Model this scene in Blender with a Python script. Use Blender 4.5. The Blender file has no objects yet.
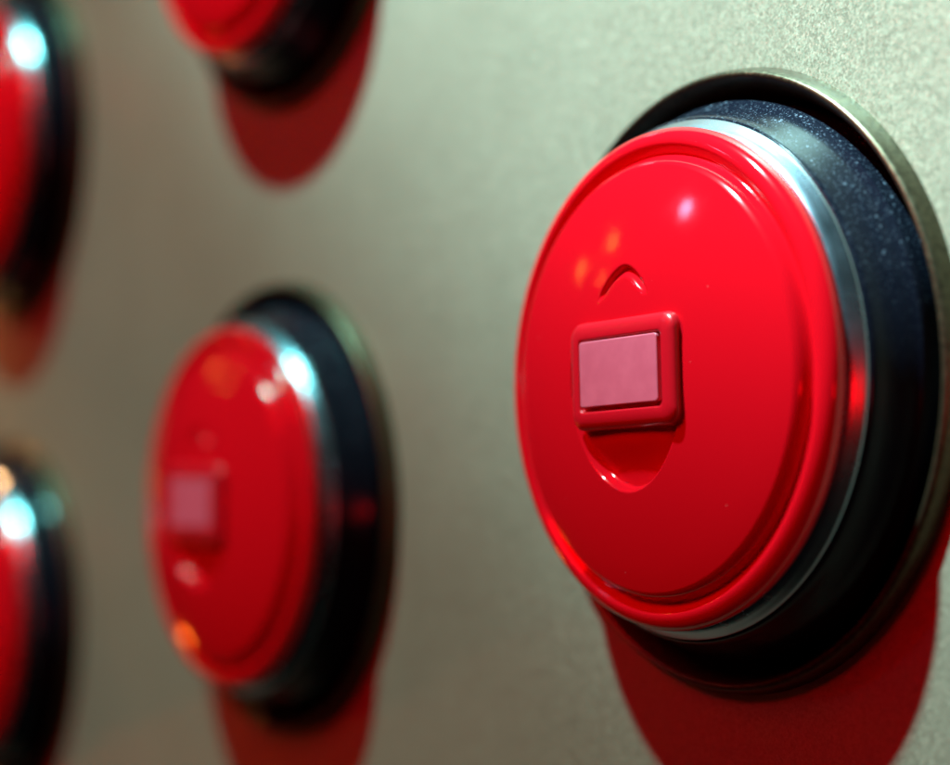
import bpy, math, random
from mathutils import Vector
from mathutils.geometry import delaunay_2d_cdt
random.seed(4)
S = bpy.context.scene
COL = S.collection
U = 0.055            # radius of one collar in metres: every size below is a multiple of it
ZH = 1.25            # height of the nearest button above the floor

# ------------------------------------------------------------------ helpers
def W(x, y, z): return Vector((x*U, y*U, ZH + z*U))

def tag(o, label=None, cat=None, group=None, kind=None):
    for k, v in (('label', label), ('category', cat), ('group', group), ('kind', kind)):
        if v: o[k] = v
    return o

def link_mesh(name, verts, faces, mat, parent=None, smooth=True):
    me = bpy.data.meshes.new(name)
    me.from_pydata(verts, [], faces)
    me.validate(); me.update()
    me.materials.append(mat)
    if smooth:
        me.polygons.foreach_set('use_smooth', [True]*len(me.polygons))
    o = bpy.data.objects.new(name, me)
    COL.objects.link(o)
    if parent: o.parent = parent
    return o

def catmull(pts, n):
    out = []
    for i in range(len(pts)-1):
        p0 = pts[max(i-1, 0)]; p1 = pts[i]; p2 = pts[i+1]; p3 = pts[min(i+2, len(pts)-1)]
        for k in range(n):
            t = k/n
            out.append(tuple(.5*((2*p1[j]) + (-p0[j]+p2[j])*t + (2*p0[j]-5*p1[j]+4*p2[j]-p3[j])*t*t
                                 + (-p0[j]+3*p1[j]-3*p2[j]+p3[j])*t**3) for j in range(2)))
    out.append(pts[-1])
    return out

def lathe(name, prof, mat, parent, seg=256, fn=None, close_center=False):
    """profile of (r, h) pairs, h towards -Y; optional fn(x, z, h) -> h"""
    v = []; f = []
    for r, h in prof:
        for k in range(seg):
            a = 2*math.pi*k/seg
            x = r*math.cos(a); z = r*math.sin(a)
            hh = fn(x, z, h) if fn else h
            v.append((x*U, -hh*U, z*U))
    for i in range(len(prof)-1):
        for k in range(seg):
            k2 = (k+1) % seg
            f.append((i*seg+k, (i+1)*seg+k, (i+1)*seg+k2, i*seg+k2))
    if close_center:
        r, h = prof[-1]
        hh = fn(0, 0, h) if fn else h
        v.append((0, -hh*U, 0)); c = len(v)-1; b = (len(prof)-1)*seg
        for k in range(seg):
            f.append((b+k, c, b+(k+1) % seg))
    return link_mesh(name, v, f, mat, parent)

def sstep(a, b, t):
    t = min(1, max(0, (t-a)/(b-a))); return t*t*(3-2*t)

# ------------------------------------------------------------------ materials
def new_mat(name):
    m = bpy.data.materials.new(name); m.use_nodes = True
    nt = m.node_tree; b = nt.nodes['Principled BSDF']
    return m, nt, b
def N(nt, t, **kw):
    n = nt.nodes.new(t)
    for k, v in kw.items():
        if k in n.inputs: n.inputs[k].default_value = v
        else: setattr(n, k, v)
    return n
def ramp(nt, src, p0, c0, p1, c1):
    r = nt.nodes.new('ShaderNodeValToRGB')
    r.color_ramp.elements[0].position = p0; r.color_ramp.elements[0].color = c0
    r.color_ramp.elements[1].position = p1; r.color_ramp.elements[1].color = c1
    nt.links.new(src, r.inputs[0]); return r
def g(v): return (v, v, v, 1)

# panel: speckled metallic hammer paint
m_panel, nt, b = new_mat('hammered_grey_paint'); L = nt.links.new
tc = N(nt, 'ShaderNodeTexCoord')
n1 = N(nt, 'ShaderNodeTexNoise', Scale=2300.0, Detail=3.0, Roughness=.7); L(tc.outputs['Object'], n1.inputs['Vector'])
n2 = N(nt, 'ShaderNodeTexNoise', Scale=620.0, Detail=4.0, Roughness=.65); L(tc.outputs['Object'], n2.inputs['Vector'])
n3 = N(nt, 'ShaderNodeTexNoise', Scale=26.0, Detail=3.0, Roughness=.55); L(tc.outputs['Object'], n3.inputs['Vector'])
vo = N(nt, 'ShaderNodeTexVoronoi', Scale=2600.0); L(tc.outputs['Object'], vo.inputs['Vector'])
r1 = ramp(nt, n1.outputs['Fac'], .25, (.285, .285, .20, 1), .75, (.37, .37, .262, 1))
r3 = ramp(nt, n3.outputs['Fac'], .3, (.90, .90, .89, 1), .7, (1.0, 1.0, 1.0, 1))
mx = N(nt, 'ShaderNodeMix', data_type='RGBA', blend_type='MULTIPLY'); mx.inputs[0].default_value = 1
L(r1.outputs[0], mx.inputs[6]); L(r3.outputs[0], mx.inputs[7])
r2 = ramp(nt, n2.outputs['Fac'], .34, (.90, .90, .89, 1), .66, (1.04, 1.04, 1.04, 1))
mx2 = N(nt, 'ShaderNodeMix', data_type='RGBA', blend_type='MULTIPLY'); mx2.inputs[0].default_value = 1
L(mx.outputs[2], mx2.inputs[6]); L(r2.outputs[0], mx2.inputs[7])
L(mx2.outputs[2], b.inputs['Base Color'])
b.inputs['Metallic'].default_value = .38
rr = ramp(nt, n2.outputs['Fac'], .3, g(.40), .7, g(.56)); L(rr.outputs[0], b.inputs['Roughness'])
# metallic flakes: every cell leans its own way
sb = N(nt, 'ShaderNodeVectorMath', operation='SUBTRACT'); sb.inputs[1].default_value = (.5, .5, .5); L(vo.outputs['Color'], sb.inputs[0])
sc = N(nt, 'ShaderNodeVectorMath', operation='SCALE'); sc.inputs['Scale'].default_value = .26; L(sb.outputs[0], sc.inputs[0])
b1 = N(nt, 'ShaderNodeBump', Strength=.22, Distance=.00015); L(n2.outputs['Fac'], b1.inputs['Height'])
b2 = N(nt, 'ShaderNodeBump', Strength=.5, Distance=.00008); L(n1.outputs['Fac'], b2.inputs['Height']); L(b1.outputs[0], b2.inputs['Normal'])
ad = N(nt, 'ShaderNodeVectorMath', operation='ADD'); L(b2.outputs[0], ad.inputs[0]); L(sc.outputs[0], ad.inputs[1])
nm = N(nt, 'ShaderNodeVectorMath', operation='NORMALIZE'); L(ad.outputs[0], nm.inputs[0]); L(nm.outputs[0], b.inputs['Normal'])

# collar: the same paint family, smoother, bronze
m_collar, nt, b = new_mat('bronze_metal'); L = nt.links.new
tc = N(nt, 'ShaderNodeTexCoord')
n1 = N(nt, 'ShaderNodeTexNoise', Scale=900.0, Detail=4.0, Roughness=.7); L(tc.outputs['Object'], n1.inputs['Vector'])
r1 = ramp(nt, n1.outputs['Fac'], .3, (.045, .034, .019, 1), .72, (.11, .083, .045, 1)); L(r1.outputs[0], b.inputs['Base Color'])
b.inputs['Metallic'].default_value = .8
rr = ramp(nt, n1.outputs['Fac'], .3, g(.30), .7, g(.44)); L(rr.outputs[0], b.inputs['Roughness'])
b1 = N(nt, 'ShaderNodeBump', Strength=.35, Distance=.0001); L(n1.outputs['Fac'], b1.inputs['Height']); L(b1.outputs[0], b.inputs['Normal'])

# black plastic with dust lying on it
m_black, nt, b = new_mat('dusty_black_plastic'); L = nt.links.new
tc = N(nt, 'ShaderNodeTexCoord')
vo = N(nt, 'ShaderNodeTexVoronoi', Scale=1150.0); L(tc.outputs['Object'], vo.inputs['Vector'])
sepc = N(nt, 'ShaderNodeSeparateColor'); L(vo.outputs['Color'], sepc.inputs[0])
rad = N(nt, 'ShaderNodeMapRange'); L(sepc.outputs[0], rad.inputs[0])
rad.inputs[1].default_value = .45; rad.inputs[2].default_value = 1.0; rad.inputs[3].default_value = 0.0; rad.inputs[4].default_value = .36
lt = N(nt, 'ShaderNodeMath', operation='LESS_THAN'); L(vo.outputs['Distance'], lt.inputs[0]); L(rad.outputs[0], lt.inputs[1])
n2 = N(nt, 'ShaderNodeTexNoise', Scale=95.0, Detail=5.0, Roughness=.7); L(tc.outputs['Object'], n2.inputs['Vector'])
cl = ramp(nt, n2.outputs['Fac'], .45, g(.04), .66, g(1))
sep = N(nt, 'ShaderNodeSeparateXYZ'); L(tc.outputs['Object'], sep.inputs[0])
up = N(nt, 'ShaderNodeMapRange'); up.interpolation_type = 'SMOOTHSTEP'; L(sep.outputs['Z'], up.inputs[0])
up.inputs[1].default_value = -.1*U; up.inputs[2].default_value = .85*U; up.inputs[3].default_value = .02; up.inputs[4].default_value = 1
mm = N(nt, 'ShaderNodeMath', operation='MULTIPLY'); L(lt.outputs[0], mm.inputs[0]); L(cl.outputs[0], mm.inputs[1])
vf = N(nt, 'ShaderNodeTexVoronoi', Scale=2900.0); L(tc.outputs['Object'], vf.inputs['Vector'])
sf = N(nt, 'ShaderNodeSeparateColor'); L(vf.outputs['Color'], sf.inputs[0])
rf = N(nt, 'ShaderNodeMapRange'); L(sf.outputs[0], rf.inputs[0])
rf.inputs[1].default_value = .35; rf.inputs[2].default_value = 1.0; rf.inputs[3].default_value = 0.0; rf.inputs[4].default_value = .5
lf = N(nt, 'ShaderNodeMath', operation='LESS_THAN'); L(vf.outputs['Distance'], lf.inputs[0]); L(rf.outputs[0], lf.inputs[1])
hz = ramp(nt, n2.outputs['Fac'], .45, g(.0), .75, g(.05))
af = N(nt, 'ShaderNodeMath', operation='MULTIPLY_ADD'); L(lf.outputs[0], af.inputs[0]); af.inputs[1].default_value = .42; L(hz.outputs[0], af.inputs[2])
mf = N(nt, 'ShaderNodeMath', operation='MULTIPLY'); L(af.outputs[0], mf.inputs[0]); mf.inputs[1].default_value = .55
mxx = N(nt, 'ShaderNodeMath', operation='MAXIMUM'); L(mm.outputs[0], mxx.inputs[0]); L(mf.outputs[0], mxx.inputs[1])
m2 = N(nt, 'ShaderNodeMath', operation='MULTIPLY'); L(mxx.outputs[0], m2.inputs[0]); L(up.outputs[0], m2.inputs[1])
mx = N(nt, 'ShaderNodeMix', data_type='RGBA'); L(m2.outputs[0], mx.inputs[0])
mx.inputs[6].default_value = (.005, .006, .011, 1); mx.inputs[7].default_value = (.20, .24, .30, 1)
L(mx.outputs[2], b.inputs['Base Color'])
b.inputs['Specular IOR Level'].default_value = .16
rr = ramp(nt, n2.outputs['Fac'], .35, g(.14), .65, g(.24)); L(rr.outputs[0], b.inputs['Roughness'])
n3 = N(nt, 'ShaderNodeTexNoise', Scale=600.0, Detail=2.0); L(tc.outputs['Object'], n3.inputs['Vector'])
b1 = N(nt, 'ShaderNodeBump', Strength=.12, Distance=.0001); L(n3.outputs['Fac'], b1.inputs['Height']); L(b1.outputs[0], b.inputs['Normal'])

# chrome
m_chrome, nt, b = new_mat('chrome'); L = nt.links.new
tc = N(nt, 'ShaderNodeTexCoord')
n1 = N(nt, 'ShaderNodeTexNoise', Scale=60.0, Detail=5.0, Roughness=.6); L(tc.outputs['Object'], n1.inputs['Vector'])
b.inputs['Base Color'].default_value = (.42, .48, .56, 1); b.inputs['Metallic'].default_value = 1
rr = ramp(nt, n1.outputs['Fac'], .3, g(.20), .7, g(.31)); L(rr.outputs[0], b.inputs['Roughness'])

# red glossy plastic
m_red, nt, b = new_mat('red_glossy_plastic'); L = nt.links.new
tc = N(nt, 'ShaderNodeTexCoord')
vo = N(nt, 'ShaderNodeTexVoronoi', Scale=700.0); L(tc.outputs['Object'], vo.inputs['Vector'])
sepc = N(nt, 'ShaderNodeSeparateColor'); L(vo.outputs['Color'], sepc.inputs[0])
rad = N(nt, 'ShaderNodeMapRange'); L(sepc.outputs[0], rad.inputs[0])
rad.inputs[1].default_value = .95; rad.inputs[2].default_value = 1.0; rad.inputs[3].default_value = 0.0; rad.inputs[4].default_value = .11
lt = N(nt, 'ShaderNodeMath', operation='LESS_THAN'); L(vo.outputs['Distance'], lt.inputs[0]); L(rad.outputs[0], lt.inputs[1])
mx = N(nt, 'ShaderNodeMix', data_type='RGBA'); L(lt.outputs[0], mx.inputs[0])
mx.inputs[6].default_value = (.66, .003, .010, 1); mx.inputs[7].default_value = (.75, .22, .22, 1)
L(mx.outputs[2], b.inputs['Base Color'])
n1 = N(nt, 'ShaderNodeTexNoise', Scale=70.0, Detail=4.0, Roughness=.6); L(tc.outputs['Object'], n1.inputs['Vector'])
rr = ramp(nt, n1.outputs['Fac'], .3, g(.075), .7, g(.12)); L(rr.outputs[0], b.inputs['Roughness'])
n3 = N(nt, 'ShaderNodeTexNoise', Scale=45.0, Detail=2.0); L(tc.outputs['Object'], n3.inputs['Vector'])
b1 = N(nt, 'ShaderNodeBump', Strength=.05, Distance=.0004); L(n3.outputs['Fac'], b1.inputs['Height']); L(b1.outputs[0], b.inputs['Normal'])
b.inputs['IOR'].default_value = 1.5

m_frame, nt, b = new_mat('dark_red_plastic')
b.inputs['Base Color'].default_value = (.60, .004, .014, 1); b.inputs['Roughness'].default_value = .3
m_pane, nt, b = new_mat('pink_reflection_plastic'); L = nt.links.new
tc = N(nt, 'ShaderNodeTexCoord')
n1 = N(nt, 'ShaderNodeTexNoise', Scale=300.0, Detail=3.0); L(tc.outputs['Object'], n1.inputs['Vector'])
r1 = ramp(nt, n1.outputs['Fac'], .3, (.60, .10, .155, 1), .7, (.66, .12, .18, 1)); L(r1.outputs[0], b.inputs['Base Color'])  # pink in the base colour stands in for the pane's reflection of its surroundings
b.inputs['Roughness'].default_value = .42

# ------------------------------------------------------------------ the panel
X0, X1, Z0, Z1, TH = -26, 9, -12, 13, .35
HOLES = [(0, 0), (-3.000, -.489), (-2.992, 2.290), (-6.24, 1.50), (-6.27, -1.20)]
HR, HS = .975, 160
def make_panel():
    pts = [Vector(p) for p in ((X0, Z0), (X1, Z0), (X1, Z1), (X0, Z1))]
    loops = [[0, 1, 2, 3]]
    for cx, cz in HOLES:
        b0 = len(pts)
        pts += [Vector((cx + HR*math.cos(2*math.pi*k/HS), cz + HR*math.sin(2*math.pi*k/HS))) for k in range(HS)]
        loops.append(list(range(b0, b0+HS)))
    edges = [(l[k], l[(k+1) % len(l)]) for l in loops for k in range(len(l))]
    vv, ee, ff, *_ = delaunay_2d_cdt(pts, edges, [], 0, 1e-6)
    keep = []
    for t in ff:
        c = sum((vv[q] for q in t), Vector((0, 0)))/len(t)
        if all((c.x-hx)**2 + (c.y-hz)**2 > (HR*.9999*math.cos(math.pi/HS))**2 for hx, hz in HOLES):
            a, b_, c_ = [vv[q] for q in t[:3]]
            t = list(t)
            if (b_-a).cross(c_-a) < 0: t.reverse()
            keep.append(t)
    n = len(vv)
    verts = [W(p.x, 0, p.y) for p in vv] + [W(p.x, TH, p.y) for p in vv]
    faces = keep + [[q+n for q in reversed(t)] for t in keep]
    for l in loops:
        for k in range(len(l)):
            a, b_ = l[k], l[(k+1) % len(l)]
            faces.append([a, a+n, b_+n, b_] if l is loops[0] else [b_, b_+n, a+n, a])
    return link_mesh('wall', verts, faces, m_panel, smooth=False)
panel = make_panel()
tag(panel, 'speckled grey metallic panel with round red buttons set into it', 'panel', kind='structure')

# ------------------------------------------------------------------ one button
TILT = math.radians(2.6)
ca, sa = math.cos(TILT), math.sin(TILT)
def dome_h(x, z, h):
    r = math.hypot(x, z)
    if r > .46: return h
    lx = x*ca + z*sa; lz = -x*sa + z*ca          # the face is turned slightly on its stem
    # oval well round the window: crescent nick above it, open step below it
    a, bb = .280, .352
    if lz > .15: a = .200
    p = 1.75 if lz > .15 else 1.9
    e = ((abs(lx)/a)**p + (abs(lz)/bb)**p)**(1/p)
    d = (e-1)*.30
    inside = 1 - sstep(-.014, .002, d)
    if lz > .15:
        depth = .027*sstep(.245, .290, lz)*sstep(-.034, -.006, d)
    else:
        depth = .019 + .021*(1 - sstep(-.30, -.18, lz))
        depth *= 1 - sstep(.10, .15, lz)
    return h - depth*inside

def rrect(hw, hh, rad, n=8):
    out = []
    for cx, cz, a0 in ((hw-rad, hh-rad, 0), (-hw+rad, hh-rad, 90), (-hw+rad, -hh+rad, 180), (hw-rad, -hh+rad, 270)):
        for k in range(n+1):
            a = math.radians(a0 + 90*k/n)
            out.append((cx + rad*math.cos(a), cz + rad*math.sin(a)))
    return out
def loft(name, loops, mat, parent, dx=0, dz=0):
    """loops: (half width, half height, corner radius, h)"""
    v = []; f = []; n = None
    for hw, hh, rad, h in loops:
        ring = rrect(hw, hh, rad); n = len(ring)
        for x, z in ring:
            x += dx; z += dz
            v.append(((x*ca - z*sa)*U, -h*U, (x*sa + z*ca)*U))
    for i in range(len(loops)-1):
        for k in range(n):
            k2 = (k+1) % n
            f.append((i*n+k, i*n+k2, (i+1)*n+k2, (i+1)*n+k))
    f.append(tuple(range((len(loops)-1)*n, len(loops)*n)))
    o = link_mesh(name, v, f, mat, parent)
    return o

def make_button():
    root = bpy.data.objects.new('push_button', None); COL.objects.link(root)
    root.empty_display_size = U
    # collar: bevelled bronze ring
    prof = catmull([(1.000, .0006), (.997, .012), (.992, .034), (.986, .052), (.977, .062), (.967, .062), (.958, .052), (.945, .030), (.930, .0), (.918, -.04), (.912, -.10), (.910, -.17)], 5)
    lathe('collar', prof[::-1], m_collar, root)
    # black housing
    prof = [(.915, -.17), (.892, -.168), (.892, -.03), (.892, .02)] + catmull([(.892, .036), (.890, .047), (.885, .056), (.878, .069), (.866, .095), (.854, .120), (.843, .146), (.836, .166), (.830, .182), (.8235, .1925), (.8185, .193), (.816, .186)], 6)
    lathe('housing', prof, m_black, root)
    # chrome trim ring
    prof = catmull([(.817, .180), (.8185, .192), (.817, .199), (.812, .208), (.805, .219), (.798, .230), (.791, .239), (.784, .245), (.770, .248)], 6)
    lathe('trim_ring', prof, m_chrome, root)
    # red cap: rolled rim, valley, dome with the oval well
    prof = catmull([(.765, .244), (.777, .246), (.784, .252), (.7868, .264), (.7850, .277), (.7785, .290), (.768, .301), (.755, .3085), (.742, .3120), (.730, .3100),
                    (.714, .299), (.704, .2925), (.697, .294), (.691, .305), (.684, .320), (.676, .3315), (.666, .340)], 5)
    R = 2.41; hc = .4425
    def cap(r): return hc - (R - math.sqrt(R*R - r*r))*1.08
    prof = prof[:-1]
    n = 170; e0 = .340 - cap(.666)
    for i in range(n):
        r = .666*(1 - i/n)
        q = max(0, (r-.56)/(.666-.56))
        prof.append((r, cap(r) + e0*q**2.6))
    cap_o = lathe('cap', prof, m_red, root, seg=384, fn=dome_h, close_center=True)
    fr = loft('window_frame', [(.254, .172, .05, 0.3740), (.254, .172, .05, 0.4260), (.259, .169, .048, 0.4400), (.250, .160, .043, 0.4510), (.236, .146, .036, 0.4570), (.222, .132, .030, 0.4590),
                               (.210, .120, .020, 0.4595), (.204, .114, .017, 0.4580), (.202, .112, .016, 0.4500), (.201, .111, .015, 0.4430)], m_frame, cap_o, .018, .014)
    pn = loft('window_pane', [(.1905, .101, .012, 0.4380), (.194, .104, .012, 0.4590), (.192, .102, .010, 0.4615), (.188, .098, .008, 0.4630)], m_pane, cap_o, .014, .018)
    for o in (fr, pn):
        o.data.polygons.foreach_set('use_smooth', [True]*len(o.data.polygons))
        md = o.modifiers.new('wn', 'WEIGHTED_NORMAL'); md.keep_sharp = True
    return root

def copy_tree(o, parent=None):
    kids = [c for c in COL.objects if c.parent == o]
    c = o.copy(); COL.objects.link(c); c.parent = parent
    for k in kids: copy_tree(k, c)
    return c

spots = [
    (0, 0, 'largest red domed button, in sharp focus, with dusty black housing and clear pink window'),
    (-3.000, -.489, 'blurred whole red button left of the sharp one, orange glint low on its rim'),
    (-2.992, 2.290, 'blurred red button cut by the top edge, dark red shadow hanging below it'),
    (-6.24, 1.50, 'blurred red button at the upper left edge, white glint on its chrome ring'),
    (-6.27, -1.20, 'blurred red button at the lower left edge, gold glint on the collar above it'),
]
proto = make_button()
for i, (x, z, lab) in enumerate(spots):
    o = proto if i == 0 else copy_tree(proto)
    o.location = W(x, 0, z)
    o.rotation_euler.y = math.radians((0, 2.2, -5, 7, -3)[i])     # each is screwed in a little differently
    tag(o, lab, 'push button', 'red domed push buttons on the panel')
proto.name = 'push_button'

# ------------------------------------------------------------------ lamps
def aim(o, target):
    o.rotation_euler = (Vector(target) - o.location).to_track_quat('-Z', 'Y').to_euler()
def area(name, pos, target, size, power, color, sy=None, spread=180):
    d = bpy.data.lights.new(name, 'AREA'); d.energy = power; d.color = color
    d.shape = 'ELLIPSE' if sy else 'DISK'; d.size = size*U
    if sy: d.size_y = sy*U
    d.spread = math.radians(spread)
    o = bpy.data.objects.new(name, d); COL.objects.link(o); o.location = W(*pos); aim(o, W(*target)); return o
def spot(name, pos, target, radius, power, color, cone, blend):
    d = bpy.data.lights.new(name, 'SPOT'); d.energy = power; d.color = color
    d.shadow_soft_size = radius*U; d.spot_size = math.radians(cone); d.spot_blend = blend
    o = bpy.data.objects.new(name, d); COL.objects.link(o); o.location = W(*pos); aim(o, W(*target)); return o

# cool key high above, throws the shadows straight down
k = spot('cool_ceiling_lamp', (-4.6, -12.9, 27.0), (-.6, 0, 2.0), .6, 740, (.54, .90, 1.0), 25.0, 1.0)
k.scale = (1.0, .19, 1.0)            # a lamp with a wide, flat beam
spot('cool_ceiling_lamp', (-4.6, -12.9, 27.0), (0, 0, 1.0), .6, 185, (.20, .86, .80), 50, 1.0)
# red lamp beside the camera, fills the shadows
area('red_lamp', (-4.0, -12.0, 9.0), (-1, 0, 0), 6.0, 4.9, (1.0, .0, .002))
area('small_red_lamp', (6.6, -3.0, -.6), (0, 0, 0), .8, .13, (1.0, .0, .004))
# soft white-blue lamp seen in the domes
area('white_lamp', (-12.6, -14.0, 9.2), (0, 0, 0), .8, .15, (.34, .55, 1.0))
# small warm bulbs to the left
for p, w_, s_ in (((-21.2, -12.0, 8.3), .085, .40), ((-23.2, -9.2, 6.4), .06, .36), ((-22.0, -12.4, 6.3), .03, .20)):
    area('warm_bulb', p, (0, 0, 0), s_, w_, (1.0, .27, .03))
area('low_warm_bulb', (-22, -1.7, -6.0), (-3, -.3, -1.0), .6, .31, (1.0, .15, .010))
area('amber_bulb', (-8.3, -.75, 1.7), (-6.2, 0, -.5), .22, .010, (1.0, .48, .18), spread=42)

# ------------------------------------------------------------------ world
w = bpy.data.worlds.new('World'); S.world = w; w.use_nodes = True
bg = w.node_tree.nodes['Background']; bg.inputs[0].default_value = (.5, .62, .7, 1); bg.inputs[1].default_value = .003

# ------------------------------------------------------------------ camera
yaw, pitch, roll = .981, .030, .004
cam_d = bpy.data.cameras.new('camera'); cam = bpy.data.objects.new('camera', cam_d); COL.objects.link(cam)
cam.location = W(4.825, -4.208, -.2)
fw = Vector((-math.sin(yaw)*math.cos(pitch), math.cos(yaw)*math.cos(pitch), math.sin(pitch)))
r = fw.cross(Vector((0, 0, 1))).normalized(); u = r.cross(fw)
c, s = math.cos(roll), math.sin(roll)
rx = c*r + s*u; ux = -s*r + c*u
from mathutils import Matrix
m = Matrix((rx, ux, -fw)).transposed().to_4x4(); m.translation = cam.location
cam.matrix_world = m
cam_d.sensor_width = 36; cam_d.lens = 1980/950*36
cam_d.clip_start = .005; cam_d.clip_end = 100
cam_d.dof.use_dof = True
foc = (W(.10, -.40, .15) - cam.location).dot(fw)
cam_d.dof.focus_distance = foc
cam_d.dof.aperture_fstop = 6.0
S.camera = cam

S.view_settings.view_transform = 'Standard'; S.view_settings.look = 'None'
S.view_settings.exposure = 0; S.view_settings.gamma = 1
